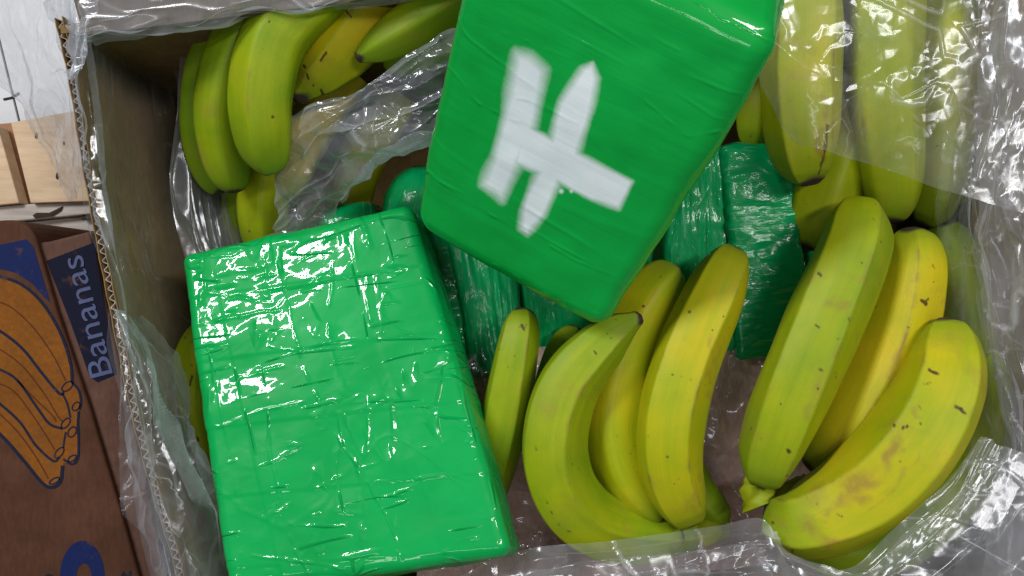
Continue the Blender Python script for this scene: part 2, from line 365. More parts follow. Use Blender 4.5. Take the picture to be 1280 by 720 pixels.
# ------------------------------------------------------------------ builders
def film(name, ctrl, mat, parent=None, nu=150, nv=220, amp=0.003, scale=0.03, seed=1, stretch=(1, 1, 1), fold=0.0, fold_dir=0, fold_n=9, edge_amp=0.004, label=None):
    """a sheet of film through a control grid (rows x cols of px, py, z), crumpled into facets"""
    c = PP(np.array(ctrl, float))
    g = spline(c, nu); g = spline(np.swapaxes(g, 0, 1), nv); g = np.swapaxes(g, 0, 1)
    du = np.gradient(g, axis=0); dv = np.gradient(g, axis=1); n = np.cross(du, dv); n /= np.linalg.norm(n, axis=-1, keepdims=True) + 1e-12
    n *= np.sign(n[..., 2:3] + 1e-9)
    q = g + 7.0
    h = facet(q, scale, seed, 0.6, stretch) + 0.55 * facet(q, scale * 0.45, seed + 1, 0.6, stretch) + 0.28 * facet(q, scale * 0.2, seed + 2, 0.5, stretch)
    mod = 0.55 + 0.6 * np.clip(vnoise(q / (scale * 2.2), seed + 9) + 0.4, 0, 1.4)
    h = h * amp * mod
    U, V = np.meshgrid(np.linspace(0, 1, nu), np.linspace(0, 1, nv), indexing='ij')
    if fold:
        S, T = (V, U) if fold_dir == 0 else (U, V)
        w = S * fold_n + 0.8 * vnoise(np.stack([S * 3, T * 2.2, S * 0 + seed], -1), seed + 5) + 0.3 * vnoise(np.stack([S * 8, T * 5, S * 0 + seed], -1), seed + 6)
        k = np.floor(w); f = w - k
        hk = h3(k, k * 0, k * 0, seed + 31); hk1 = h3(k + 1, k * 0, k * 0, seed + 31)
        h = h + fold * (hk * (1 - f) + hk1 * f + 0.4 * (1 - np.abs(2 * f - 1)) ** 3)
    p = g + n * h[..., None]
    cr = np.zeros((nu, nv))
    for kk, (sc_, st) in enumerate(((1.1, (1, .45, 1)), (0.7, (.5, 1, 1)), (0.5, (1, 1, 1)))):
        z_ = facet(q, scale * sc_, seed + 200 + kk, 0.5, st)
        cr = np.maximum(cr, np.clip(1 - np.abs(z_) / 0.045, 0, 1) * np.clip(1.6 * vnoise(q / (scale * 1.3), seed + 210 + kk), 0, 1))
    p = p + n * (cr * 0.0009)[..., None]
    e = edge_amp * vnoise(np.stack([U * 9, V * 9, U * 0], -1), seed + 40)
    p[..., 0] += e; p[..., 1] += edge_amp * vnoise(np.stack([U * 9, V * 9, U * 0 + 5], -1), seed + 41)
    o = mesh_obj(name, p.reshape(-1, 3), grid_faces(nu, nv), mat, parent, attrs=dict(crease=cr))
    if label: o['label'] = label
    return o

def package(name, top, thick, mat, parent, step=0.0011, rad=0.010, kz=1.0, seed=1, crumple=0.0006, csc=0.02, stretch=None, creases=(), crease_w=2.2, crease_h=0.0010, paint=None, bulge=0.003, inset=0.0, far_out=0.0, near_out=0.0, ripple=None, dents=()):
    """top = four (px,py,z): near-left, near-right, far-right, far-left corners of the upper face"""
    T = PP(np.array(top, float)); nrm = np.cross(T[1] - T[0], T[3] - T[0]); nrm /= np.linalg.norm(nrm)
    ctr = T.mean(0); B = T - nrm * thick; B = ctr - nrm * thick + (B - (ctr - nrm * thick)) * (1 + inset)
    ld = T[3] - T[0]; ld /= np.linalg.norm(ld); B[2] += ld * far_out; B[3] += ld * far_out; B[0] -= ld * near_out; B[1] -= ld * near_out
    w = 0.5 * (np.linalg.norm(T[1] - T[0]) + np.linalg.norm(T[2] - T[3])); l = 0.5 * (np.linalg.norm(T[3] - T[0]) + np.linalg.norm(T[2] - T[1]))
    hs = np.array([w, l, thick]) / 2
    na, nb_, nc = [max(4, int(round(2 * v / step))) for v in hs]
    # integer lattice of the box surface
    pts = []; fcs = []; off = 0
    for ax in range(3):
        u, v = [(1, 2), (2, 0), (0, 1)][ax]; nn = [na, nb_, nc]
        for sgn in (0, 1):
            I, J = np.meshgrid(np.arange(nn[u] + 1), np.arange(nn[v] + 1), indexing='ij')
            k = np.zeros(I.shape + (3,), np.int64); k[..., u] = I; k[..., v] = J; k[..., ax] = sgn * nn[ax]
            f = grid_faces(nn[u] + 1, nn[v] + 1)
            if sgn == 0: f = f[:, ::-1]
            # orientation: (u,v,ax) right-handed -> face i,j order gives -ax, so flip
            f = f[:, ::-1]
            pts.append(k.reshape(-1, 3)); fcs.append(f + off); off += k.shape[0] * k.shape[1]
    K = np.concatenate(pts); F = np.concatenate(fcs)
    key = (K[:, 0] * 100003 + K[:, 1]) * 100003 + K[:, 2]
    _, idx, inv = np.unique(key, return_index=True, return_inverse=True)
    K = K[idx]; F = inv.reshape(-1)[F]
    q = (K / np.array([na, nb_, nc]) * 2 - 1) * hs
    kv = np.array([1, 1, kz]); q = q * kv; hk_ = hs * kv
    r = min(rad, thick * kz * 0.48); inner = np.clip(q, -(hk_ - r), hk_ - r); d = q - inner; d /= np.linalg.norm(d, axis=1, keepdims=True) + 1e-12
    p = (inner + r * d) / kv; d = d * kv; d /= np.linalg.norm(d, axis=1, keepdims=True)
    # outward swelling of the contents
    bx = np.clip(1 - (p[:, 0] / hs[0]) ** 2, 0, 1); by = np.clip(1 - (p[:, 1] / hs[1]) ** 2, 0, 1); bz = np.clip(1 - (p[:, 2] / hs[2]) ** 2, 0, 1)
    h = bulge * (np.abs(d[:, 2]) * bx * by + np.abs(d[:, 0]) * by * bz + np.abs(d[:, 1]) * bx * bz)
    h = h + (0.0012 if bulge > 0.001 else 0.0005) * fbm(p / 0.05, seed + 3, 3)
    s = p + 3.0
    h = h + crumple * (facet(s, csc, seed, 0.7, stretch) + 0.6 * facet(s, csc * 0.45, seed + 1, 0.7, stretch) + 0.25 * facet(s, csc * 0.2, seed + 2, 0.6, stretch))
    zc = facet(s, csc * 1.5, seed + 20, 0.9, stretch); h = h + crumple * 1.2 * np.clip(1 - np.abs(zc) / 0.05, 0, 1) * np.clip(vnoise(s / 0.03, seed + 8) + 0.3, 0, 1)
    a = (p[:, 0] / hs[0] + 1) / 2; b = (p[:, 1] / hs[1] + 1) / 2; c = (p[:, 2] / hs[2] + 1) / 2
    def tri(a, b, c):
        a, b, c = a[:, None], b[:, None], c[:, None]
        up = T[0] * (1 - a) * (1 - b) + T[1] * a * (1 - b) + T[2] * a * b + T[3] * (1 - a) * b
        lo = B[0] * (1 - a) * (1 - b) + B[1] * a * (1 - b) + B[2] * a * b + B[3] * (1 - a) * b
        return lo * (1 - c) + up * c
    W = tri(a, b, c)
    X = (T[1] - T[0]) / np.linalg.norm(T[1] - T[0]); Y = np.cross(nrm, X); R = np.stack([X, Y, nrm])
    D = d @ R
    Q = pix(W); upf = np.clip(d[:, 2] * 3, 0, 1)
    qw = Q + 3.0 * np.stack([vnoise(s / 0.012, seed + 60), vnoise(s / 0.012, seed + 61)], -1)
    for ln in creases:
        amp_ = ln[0]
        for k in range(len(ln[1]) - 1):
            ds, t = seg_d(qw, ln[1][k], ln[1][k + 1])
            h = h + upf * amp_ * crease_h * np.exp(-np.abs(ds / crease_w) ** 1.5) * np.clip(0.45 + 1.2 * vnoise(s / 0.006, seed + 70 + k), 0, 1.3)
    for (dx, dy, rr, dd) in dents:
        h = h - upf * dd * np.exp(-(((Q[:, 0] - dx) ** 2 + (Q[:, 1] - dy) ** 2) / rr ** 2))
    if ripple is not None: h = h + ripple(p, d, hs, s)
    W = W + D * h[:, None]
    attrs = dict(loc_a=p[:, 0], loc_b=p[:, 1], loc_c=p[:, 2])
    if paint is not None: attrs['paint'] = paint(Q, s) * (d[:, 2] > 0.3)
    o = mesh_obj(name, W, F.astype(np.int64), mat, parent, attrs=attrs)
    return o, nrm, ctr

RIM_Z = 0.25
def banana(pts, wpx, parent=None, name='banana', ripe=0.35, seed=1, start='neck', end='tip', pent=0.8, phase=0.3, marks=(), sq=1.0):
    """pts: centre line (px,py,z); wpx: fullest width in photograph pixels; start/end: neck, tip, cut, hidden"""
    c = PP(np.array(pts, float)); ns, nr = (96, 44) if not marks else (300, 130)
    c = spline(c, 400); L_ = np.concatenate([[0], np.cumsum(np.linalg.norm(np.diff(c, axis=0), axis=1))]); 
    tt = np.linspace(0, 1, ns); tt = 0.5 - 0.5 * np.cos(np.pi * tt) * 1.0; tt = 0.55 * tt + 0.45 * np.linspace(0, 1, ns)
    c = np.stack([np.interp(tt * L_[-1], L_, c[:, k]) for k in range(3)], -1); Len = L_[-1]
    R = wpx * 1.06 / 2 * (CAM_H - c[ns // 2, 2]) / FOC
    def endprof(x, kind):      # x = distance from the end in units of R
        if kind == 'tip':   return np.interp(x, [0, .05, .12, .30, .7, 1.3, 2.2, 3.4], [.05, .22, .28, .36, .62, .82, .95, 1.0])
        if kind == 'blunt': return np.interp(x, [0, .04, .10, .22, .45, .8, 1.3, 2.0, 3.0], [.05, .30, .44, .60, .77, .89, .955, .985, 1.0])
        if kind == 'neck':  return np.interp(x, [0, .02, .5, 1.2, 2.0, 2.9, 4.0], [.20, .34, .36, .45, .70, .90, 1.0])
        if kind == 'round': return np.sqrt(np.clip(1 - (1 - np.clip(x / 1.1, 0, 1)) ** 2, 0.002, 1))
        return np.ones_like(x)
    x0 = tt * Len / R; x1 = (1 - tt) * Len / R
    prof = endprof(x0, start) * endprof(x1, end)
    prof = prof * (1 - 0.16 * np.abs(2 * tt - 1) ** 2.2)
    k = np.ones(9) / 9; pp = np.pad(prof, 4, mode='edge'); sm = np.convolve(pp, k, 'valid'); wgt = np.clip(np.minimum(x0, x1) / 0.5, 0, 1); prof = prof * (1 - wgt) + sm * wgt
    tan = np.gradient(c, axis=0); tan /= np.linalg.norm(tan, axis=1, keepdims=True)
    ref = np.array([0, 0, 1.0]); side = np.cross(tan, ref); side /= np.linalg.norm(side, axis=1, keepdims=True) + 1e-9
    up = np.cross(side, tan)
    th = np.linspace(0, 2 * np.pi, nr, endpoint=False)
    # stack ring vertices denser near the ridges
    seg = 2 * np.pi / 5; ph = phase + 0.12 * np.sin(tt * 3 + seed)
    TH, PH = np.meshgrid(th, ph); m = np.mod(TH - PH, seg) - seg / 2
    poly = math.cos(math.pi / 5) / np.cos(m)          # 1 at corners (|m|=seg/2)
    rr = 1 - pent * (1 - poly) * 0.85
    ridge = np.clip((np.abs(m) / (seg / 2)), 0, 1) ** 6
    rs = R * prof[:, None] * rr * (1 + 0.012 * np.sin(TH * 2 + seed * 3 + tt[:, None] * 4) + 0.035 * vnoise(np.stack([np.cos(TH) * 1.5, np.sin(TH) * 1.5, tt[:, None] * 5 + seed * 3 + TH * 0], -1), seed))
    W = c[:, None, :] + side[:, None, :] * (rs * np.cos(TH))[..., None] + up[:, None, :] * (rs * np.sin(TH) * sq)[..., None]
    V = W.reshape(-1, 3); F = grid_faces(ns, nr, True)
    # caps
    dk = np.zeros((ns, nr))
    if end in ('tip', 'blunt'):
        dk = np.maximum(dk, np.clip(1 - x1 / (0.24 + 0.12 * np.sin(TH * 3 + seed)) , 0, 1)[..., ] if False else np.clip(1.25 - x1[:, None] / (0.27 + 0.10 * np.sin(TH * 3 + seed)), 0, 1))
    if start in ('tip', 'blunt'):
        dk = np.maximum(dk, np.clip(1.25 - x0[:, None] / (0.20 + 0.07 * np.sin(TH * 3 + seed)), 0, 1))
    if start == 'neck': dk = np.maximum(dk, np.clip(0.75 - x0[:, None] / 0.25, 0, 0.6) + 0 * TH)
    along = np.repeat(tt[:, None], nr, 1)
    if start in ('hidden', 'round'): along = 0.2 + 0.8 * along
    V = np.concatenate([V, [c[0], c[-1]]]); n0 = ns * nr
    j = np.arange(nr); tri0 = np.stack([j * 0 + n0, (j + 1) % nr, j, j], -1); tri1 = np.stack([j * 0 + n0 + 1, (ns - 1) * nr + j, (ns - 1) * nr + (j + 1) % nr, (ns - 1) * nr + (j + 1) % nr], -1)
    e2 = lambda arr, a, b: np.concatenate([np.asarray(arr).ravel(), [a, b]])
    mkv = np.zeros(len(V)); brv = np.zeros(len(V)); Q = pix(V)
    qq = Q + 1.3 * np.stack([vnoise(V / 0.0025, 5), vnoise(V / 0.0025, 6)], -1)
    for mk in marks:
        if mk[0] == 'b':
            q3 = Q + 9 * np.stack([fbm(V / 0.012, 15, 3), fbm(V / 0.012, 16, 3)], -1)
            d_, _ = seg_d(q3, mk[1:3], mk[3:5]); brv = np.maximum(brv, mk[6] * np.clip(1.4 - d_ / mk[5], 0, 1) * np.clip(.75 + .8 * fbm(V / 0.006, 18, 3), .15, 1.2))
        else:
            d_, _ = seg_d(qq, mk[0:2], mk[2:4]); mkv = np.maximum(mkv, np.clip(1.5 - d_ / mk[4], 0, 1) * (mk[5] if len(mk) > 5 else 1))
    up_ = np.concatenate([(np.sin(TH) > -0.2).ravel(), [1, 1]]); mkv *= up_; brv *= up_
    faces = [tuple(f) for f in F.tolist()] + [tuple(f[:3]) for f in tri0.tolist()] + [tuple(f[:3]) for f in tri1.tolist()]
    o = mesh_obj(name, V, faces, M_banana, parent, attrs=dict(
        along=e2(along, 0, 1), ridge=e2(ridge, 0, 0), ripeness=np.full(len(V), ripe), seed=np.full(len(V), seed * 0.37),
        around=e2(np.cos(TH) * 0.5 + 0.5 * np.sign(np.sin(TH)) * 0 + 0.25 * np.sin(TH), 0, 0), dark_end=e2(dk, dk[0].max(), dk[-1].max()), mark=mkv, bruise=brv))
    return o

def tube(pts, rad, name, mat, parent=None, nr=12, wob=0.0, seed=1, attrs=True):
    c = PP(np.array(pts, float)); rad = np.array(rad, float) if hasattr(rad, '__len__') else np.full(len(pts), rad)
    n = 40; c = spline(c, n); r = np.interp(np.linspace(0, 1, n), np.linspace(0, 1, len(rad)), rad)
    tan = np.gradient(c, axis=0); tan /= np.linalg.norm(tan, axis=1, keepdims=True)
    side = np.cross(tan, [0, 0, 1.0]); side /= np.linalg.norm(side, axis=1, keepdims=True) + 1e-9; up = np.cross(side, tan)
    th = np.linspace(0, 2 * np.pi, nr, endpoint=False); TH, RR = np.meshgrid(th, r)
    RR = RR * (1 + wob * vnoise(np.stack([np.cos(TH) * 1.3 + seed, np.sin(TH) * 1.3, np.linspace(0, 6, n)[:, None] + 0 * TH], -1), seed))
    W = c[:, None] + side[:, None] * (RR * np.cos(TH))[..., None] + up[:, None] * (RR * np.sin(TH))[..., None]
    V = np.concatenate([W.reshape(-1, 3), [c[0], c[-1]]]); F = [tuple(f) for f in grid_faces(n, nr, True).tolist()]
    F += [(n * nr, (j + 1) % nr, j) for j in range(nr)] + [(n * nr + 1, (n - 1) * nr + j, (n - 1) * nr + (j + 1) % nr) for j in range(nr)]
    k = len(V); a = dict(along=np.full(k, .5), ridge=np.zeros(k), ripeness=np.full(k, .4), seed=np.full(k, seed * .3), around=np.zeros(k), dark_end=np.full(k, 0.22))
    return mesh_obj(name, V, F, mat, parent, attrs=a)

# ================================================================== SETTING
FLOOR_Z = -0.14
fl = prism([(-6, -6), (6, -6), (6, 6), (-6, 6)], FLOOR_Z - 0.02, FLOOR_Z - 0.002, 'floor', M_grout); fl['kind'] = 'structure'
# white tiles, joints recessed
ax = P(0, 60, FLOOR_Z)[:2]; bx_ = P(22, 150, FLOOR_Z)[:2]
v1 = np.array(bx_) - np.array(ax); v1 /= np.linalg.norm(v1); v2 = np.array([-v1[1], v1[0]])
org = np.array(P(17, 119, FLOOR_Z)[:2]); S = 0.62
tile_me = None
for i in range(-1, 3):
    for j in range(-1, 1):
        cc = org + v1 * (j + .5) * S + v1 * .3 * S + v2 * (i + .5) * S
        if tile_me is None:
            hh = S / 2 - 0.0011
            pl = [tuple(v1 * a * hh + v2 * b * hh) for a, b in ((-1, -1), (1, -1), (1, 1), (-1, 1))]
            t = prism(pl, -0.004, 0.0, 'tile', M_tile, fl, 0.0006); tile_me = t.data
        else:
            t = bpy.data.objects.new('tile', tile_me); scene.collection.objects.link(t); t.parent = fl
            m = t.modifiers.new('bevel', 'BEVEL'); m.width = 0.0006; m.segments = 2
        t.scale = (1, 1, 1)
        t.location = (float(cc[0]), float(cc[1]), FLOOR_Z + 0.002)

prism(pxy([(4, 123), (14, 121), (24, 115), (25, 118), (15, 124), (5, 126)], FLOOR_Z + .002), FLOOR_Z - .001, FLOOR_Z + 0.0026, 'scuff_mark', M_grout, fl)
# wooden crate at the left: pale planks over a weathered grey rail
cr = thing('wooden_crate', P(40, 210, 0.0), 'pale pine wooden crate with weathered grey rail behind the printed carton', 'crate')
zc = 0.075
prism(pxy([(13, 153), (150, 128), (156, 250), (38, 254)], zc), zc - 0.016, zc, 'plank', M_wood, cr, 0.001)
prism(pxy([(-60, 160), (-3, 157), (24, 254), (-60, 262)], zc), zc - 0.016, zc, 'plank', M_wood, cr, 0.001)
s = prism(pxy([(-6, 155), (17, 153), (42, 255), (20, 257)], zc - 0.017), zc - 0.07, zc - 0.018, 'slat', M_wood_red, cr); s['label'] = 'reddish brown slat seen in the gap'
r1 = prism(pxy([(-60, 262), (160, 243), (160, 262), (-60, 283)], zc), zc - 0.05, zc - 0.006, 'rail', M_wood_grey, cr, 0.0015)
prism(pxy([(-60, 286), (160, 265), (160, 290), (-60, 320)], zc - 0.012), zc - 0.05, zc - 0.014, 'rail', M_wood_grey, cr, 0.0015)
rng = np.random.RandomState(5)
for (x, y, a) in ((45.5, 169.5, 4), (72, 220, 4.5), (80, 179, 2.6)):
    pl = [(x + a * 0.45 * math.cos(t) * (1 + .2 * math.sin(3 * t)), y + a * math.sin(t)) for t in np.linspace(0, 2 * math.pi, 12, endpoint=False)]
    prism(pxy(pl, zc), zc - 0.001, zc + 0.0004, 'knot', M_knot, cr)
prism(pxy([(41, 269), (46, 266), (62, 266), (78, 258), (76, 263), (65, 270), (44, 273)], zc - .005), zc - 0.012, zc - 0.0045, 'gouge', M_knot, cr)
prism(pxy([(99, 271), (112, 268), (110, 273), (101, 274)], zc - .005), zc - 0.012, zc - 0.0075, 'gouge', M_knot, cr)

# ------------------------------------------------------------------ neighbouring printed carton
ZN, ZL = 0.185, 0.180
nb = thing('printed_carton', P(40, 500, 0), 'brown banana carton printed with orange bananas on blue beside the open box', 'carton')
lid = [(-420, 300), (-100, 285), (5, 275)]
for k in range(7):
    a = math.pi / 2 - k / 6 * (math.pi / 2 - 0.2); lid.append((15 + 32 * math.cos(a) , 311 - 36 * math.sin(a)))
lid += [(70, 385), (112, 510), (148, 630), (196, 800), (210, 900), (-420, 900)]
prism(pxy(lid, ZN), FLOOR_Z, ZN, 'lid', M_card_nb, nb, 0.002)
base = [(-300, 330), (60, 302), (112, 289), (122, 330), (152, 470), (190, 640), (222, 780), (240, 900), (-300, 900)]
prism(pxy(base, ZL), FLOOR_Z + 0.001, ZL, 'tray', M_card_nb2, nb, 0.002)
# prints (flat sheets of ink a fraction of a millimetre thick)
def ink(poly, z, name, mat, lift): return prism(pxy(poly, z), z - 0.0002, z + lift, name, mat, nb)
def stroke(pts, w, z, name, mat, lift, n=40, w_end=None):
    c = spline(np.array(pts, float), n); t = np.gradient(c, axis=0); t /= np.linalg.norm(t, axis=1, keepdims=True) + 1e-9
    nn = np.stack([-t[:, 1], t[:, 0]], -1); ww = np.linspace(w, w if w_end is None else w_end, n)[:, None] / 2
    a = c + nn * ww; b = c - nn * ww; A_ = PP(np.concatenate([a, np.full((n, 1), z + lift)], 1)); B_ = PP(np.concatenate([b, np.full((n, 1), z + lift)], 1))
    V = np.stack([A_, B_], 1).reshape(-1, 3); V2 = V.copy(); V2[:, 2] -= lift + 0.0002
    F = []
    m = len(V)
    for i in range(n - 1):
        q = (2 * i, 2 * i + 1, 2 * i + 3, 2 * i + 2); F.append(q); F.append((q[0], q[3], q[3] + m, q[0] + m)); F.append((q[2], q[1], q[1] + m, q[2] + m))
    return mesh_obj(name, np.concatenate([V, V2]), F, mat, nb, smooth=False)
ink([(58, 326), (118, 303), (122, 330), (146, 468), (122, 478), (112, 470), (88, 402)], ZL, 'blue_strip', M_navy, 0.0003)
ink([(-120, 330), (0, 306), (33, 299), (42, 308), (63, 378), (56, 372), (40, 354), (20, 341), (0, 336), (-60, 326)], ZN, 'blue_panel', M_blue, 0.0003)
ink([(-80, 330), (0, 346), (22, 353), (44, 368), (62, 392), (76, 420), (87, 450), (91, 478), (97, 486), (101, 500), (98, 520), (98, 545), (97, 570), (90, 580), (80, 578), (76, 604), (64, 610), (55, 604), (30, 575), (0, 541), (-80, 470)], ZN, 'printed_bananas', M_orange, 0.0003)
lf = 0.0006
stroke([(-60, 335), (0, 346), (30, 358), (55, 382), (76, 418), (88, 455), (90, 478)], 3.4, ZN, 'outline', M_line, lf)
stroke([(90, 478), (98, 488), (101, 502), (99, 512)], 2.6, ZN, 'outline', M_line, lf)
stroke([(-30, 400), (0, 414), (28, 436), (52, 466), (73, 491), (80, 491)], 3.4, ZN, 'outline', M_line, lf)
stroke([(-30, 450), (0, 462), (22, 476), (48, 512), (62, 530), (78, 536)], 3.0, ZN, 'outline', M_line, lf)
stroke([(-30, 480), (0, 505), (25, 528), (44, 556), (66, 576), (74, 572)], 3.0, ZN, 'outline', M_line, lf)
stroke([(-40, 510), (0, 543), (28, 574), (52, 603), (64, 609), (75, 602), (78, 582)], 4.0, ZN, 'outline', M_line, lf)
stroke([(78, 492), (84, 505), (88, 522)], 2.4, ZN, 'outline', M_line, lf)
stroke([(98, 514), (97, 530), (98, 550), (97, 572), (90, 580), (79, 574)], 2.8, ZN, 'outline', M_line, lf)
stroke([(82, 540), (80, 552), (79, 560)], 2.2, ZN, 'outline', M_line, lf)
for (cx, cy, a, b, r) in ((84, 483, 8, 4.5, -.7), (95, 508, 6, 4, -.9), (82, 529, 7.5, 4, -.9), (90, 540, 7, 4.6, -1.0), (74, 566, 8, 4, -.9), (68, 601, 7, 3, -.5), (90, 573, 6, 3, -.6)):
    stroke([(cx + a * math.cos(t) * math.cos(r) - b * math.sin(t) * math.sin(r), cy + a * math.cos(t) * math.sin(r) + b * math.sin(t) * math.cos(r)) for t in np.linspace(0, 2 * math.pi, 14)], 1.7, ZN, 'outline', M_line, lf)
for pts in ([(-20, 374), (10, 382), (40, 408), (66, 444), (82, 476)], [(-20, 430), (0, 437), (28, 458), (55, 492), (72, 520), (78, 527)], [(-20, 478), (0, 480), (20, 492), (44, 524), (62, 552), (68, 562)], [(-20, 500), (0, 518), (22, 540), (44, 570), (60, 598)], [(22, 476), (45, 500), (66, 520), (70, 527)]):
    stroke(pts, 1.5, ZN, 'inner_line', M_thin, lf)
# the dark blue letter at the bottom edge
lo = [(103 + 28 * math.cos(t) * (1 if math.sin(t) > 0 else 1), 722 - 46 * math.sin(t)) for t in np.linspace(0, math.pi, 22)]
li = [(105 + 10 * math.cos(t), 724 - 20 * math.sin(t)) for t in np.linspace(math.pi, 0, 14)]
ink(lo + [(75, 790)] + [(95, 790)] + li + [(115, 790), (131, 790)], ZN, 'printed_letter', M_blue, 0.0003)
ink([(150, 722), (154, 714), (158, 719), (163, 713), (165, 717), (160, 724), (156, 735)], ZN, 'printed_mark', M_line, 0.0003)
ink([(52, 722), (60, 717), (66, 719), (64, 728), (54, 732)], ZN, 'printed_mark', M_line, 0.0003)
# lettering
cu = bpy.data.curves.new('text', 'FONT'); cu.body = 'Bananas'; cu.size = 1; cu.extrude = 0.008
to = bpy.data.objects.new('lettering_source', cu); scene.collection.objects.link(to)
bpy.context.view_layer.update(); dg = bpy.context.evaluated_depsgraph_get()
tm = bpy.data.meshes.new_from_object(to.evaluated_get(dg)); bpy.data.objects.remove(to)
co = np.array([v.co[:] for v in tm.vertices]); co[:, 0] -= co[:, 0].min(); co[:, :2] /= co[:, 0].max()
start, endp = np.array([141, 466]), np.array([102, 318]); 
ex = (endp - start).astype(float); ey = np.array([ex[1], -ex[0]]) * 1.0
ey = np.array([-abs(ex[1]), abs(ex[0]) * 1.0]); ey = np.array([ex[1], -ex[0]])   # text up, in pixels (y down)
q = start + co[:, :1] * ex * 1.0 + co[:, 1:2] * ey * 0.86
zz = ZL + 0.0006 + (co[:, 2:3] > 0) * 0.0003
wv = PP(np.concatenate([q, zz], 1)); tm.vertices.foreach_set('co', wv.astype(np.float32).ravel()); tm.update(); tm.materials.clear(); tm.materials.append(M_white_ink)
lt = bpy.data.objects.new('lettering', tm); scene.collection.objects.link(lt); lt.parent = nb; lt.location = tuple(-Vector(nb.location))

# ------------------------------------------------------------------ the open cardboard box
BASE_Z = -0.12
box = thing('open_cardboard_box', P(640, 360, BASE_Z), 'large open cardboard box holding bananas and green packages', 'box')
prism(pxy([(60, 30), (1262, -110), (1380, 770), (255, 850)], RIM_Z), BASE_Z - 0.004, BASE_Z, 'base', M_card_in, box)
left = [(78, 20), (95, 95), (112, 200), (132, 310), (150, 400), (175, 520), (200, 615), (226, 700), (258, 840)]
def wall(pts, name, thick=0.0055, out=-1, z0=BASE_Z, z1=RIM_Z):
    p = np.array([P(x, y, z1)[:2] for x, y in pts]); p = spline(p, 60); t = np.gradient(p, axis=0); t /= np.linalg.norm(t, axis=1, keepdims=True)
    nn = np.stack([-t[:, 1], t[:, 0]], -1) * out; o2 = p + nn * thick
    li = 0.0006
    def sheet(a, b, nm):
        n = len(a); V = np.concatenate([np.c_[a, np.full(n, z0)], np.c_[b, np.full(n, z0)], np.c_[b, np.full(n, z1) + .0008 * np.sin(np.arange(n) * 1.7)], np.c_[a, np.full(n, z1) + .0008 * np.sin(np.arange(n) * 1.7)]])
        F = []
        for i in range(n - 1):
            for q in range(4): F.append((q * n + i, q * n + i + 1, ((q + 1) % 4) * n + i + 1, ((q + 1) % 4) * n + i))
        return mesh_obj(nm, V, F, M_card_in, box, smooth=False)
    sheet(p, p + nn * li, 'inner_liner'); 
    o = sheet(p + nn * (thick - li), o2, 'outer_liner')
    return p, nn, thick, li
def flutes(info, pitch=0.0062, depth=0.05, z1=RIM_Z):
    p, nn, thick, li = info
    seg = np.linalg.norm(np.diff(p, axis=0), axis=1); s = np.concatenate([[0], np.cumsum(seg)]); n = int(s[-1] / pitch) * 6
    ss = np.linspace(0, s[-1], n); c = np.stack([np.interp(ss, s, p[:, k]) for k in range(2)], -1); m = np.stack([np.interp(ss, s, nn[:, k]) for k in range(2)], -1)
    ph = ss / pitch; tri = np.abs((ph % 1) * 2 - 1); w = 0.5 - 0.5 * np.cos(np.pi * tri)
    a = li + 0.0001; b = thick - li - 0.0001
    V = []; 
    rng = np.random.RandomState(3); jit = np.interp(ss, np.linspace(0, s[-1], 80), rng.rand(80))
    for dz in (0, -depth):
        for e in (-0.00035, 0.00035):
            q = c + m * (a + .0003 + (b - a - .0006) * w + e)[:, None]
            V.append(np.c_[q, np.full(n, z1 - 0.0004) + dz - 0.0012 * jit])
    V = np.concatenate(V); F = []
    for i in range(n - 1):
        F += [(i, i + 1, n + i + 1, n + i), (i, 2 * n + i, 2 * n + i + 1, i + 1), (n + i, n + i + 1, 3 * n + i + 1, 3 * n + i)]
    return mesh_obj('corrugated_flutes', V, F, M_card_pale, box, smooth=False)
wi = wall(left, 'left'); fo = flutes(wi)
def flat_wall(a, b, t=0.0055):
    a = P(*a, RIM_Z)[:2]; b = P(*b, RIM_Z)[:2]; d = (b - a) / np.linalg.norm(b - a); nrm = np.array([-d[1], d[0]])
    if np.dot(nrm, a) < 0: nrm = -nrm
    return prism([tuple(a), tuple(b), tuple(b + nrm * t), tuple(a + nrm * t)], BASE_Z, RIM_Z, 'wall', M_card_in, box)
flat_wall((76, 42), (1262, -95)); flat_wall((1260, -95), (1372, 765)); flat_wall((1372, 767), (257, 845))
# flap turned in at the top
fp = [P(104, 44, .262), P(420, 4, .262), P(1200, -100, .262), P(1200, -260, .27), P(60, -120, .27)]
V = [tuple(v) for v in fp] + [tuple(v - np.array([0, 0, .004])) for v in fp]
mesh_obj('flap', V, [(0, 1, 2, 3, 4), (9, 8, 7, 6, 5)] + [(i, (i + 1) % 5, 5 + (i + 1) % 5, 5 + i) for i in range(5)], M_card_flap, box, smooth=False)

# brown paper lining in the middle of the box, with its own clear film on top
paper = thing('kraft_paper_sheet', P(780, 560, 0.1), 'brown kraft paper sheet under crinkled clear film between the banana bunches', 'paper')
def paper_grid(z): return [[(520, 440, z - .02), (700, 432, z), (880, 430, z), (1060, 440, z - .02)], [(520, 540, z - .03), (700, 540, z - .01), (880, 540, z), (1100, 540, z - .03)], [(520, 650, z - .05), (700, 650, z - .05), (880, 650, z - .045), (1100, 650, z - .06)], [(520, 760, z - .05), (700, 760, z - .06), (880, 760, z - .06), (1100, 760, z - .07)]]
film('paper', paper_grid(.163), M_paper, paper, 90, 120, amp=0.0015, scale=0.05, seed=31, edge_amp=0.002)
film('clear_film', paper_grid(.171), M_film_paper, paper, 160, 220, amp=0.010, scale=0.040, seed=32, edge_amp=0.003)

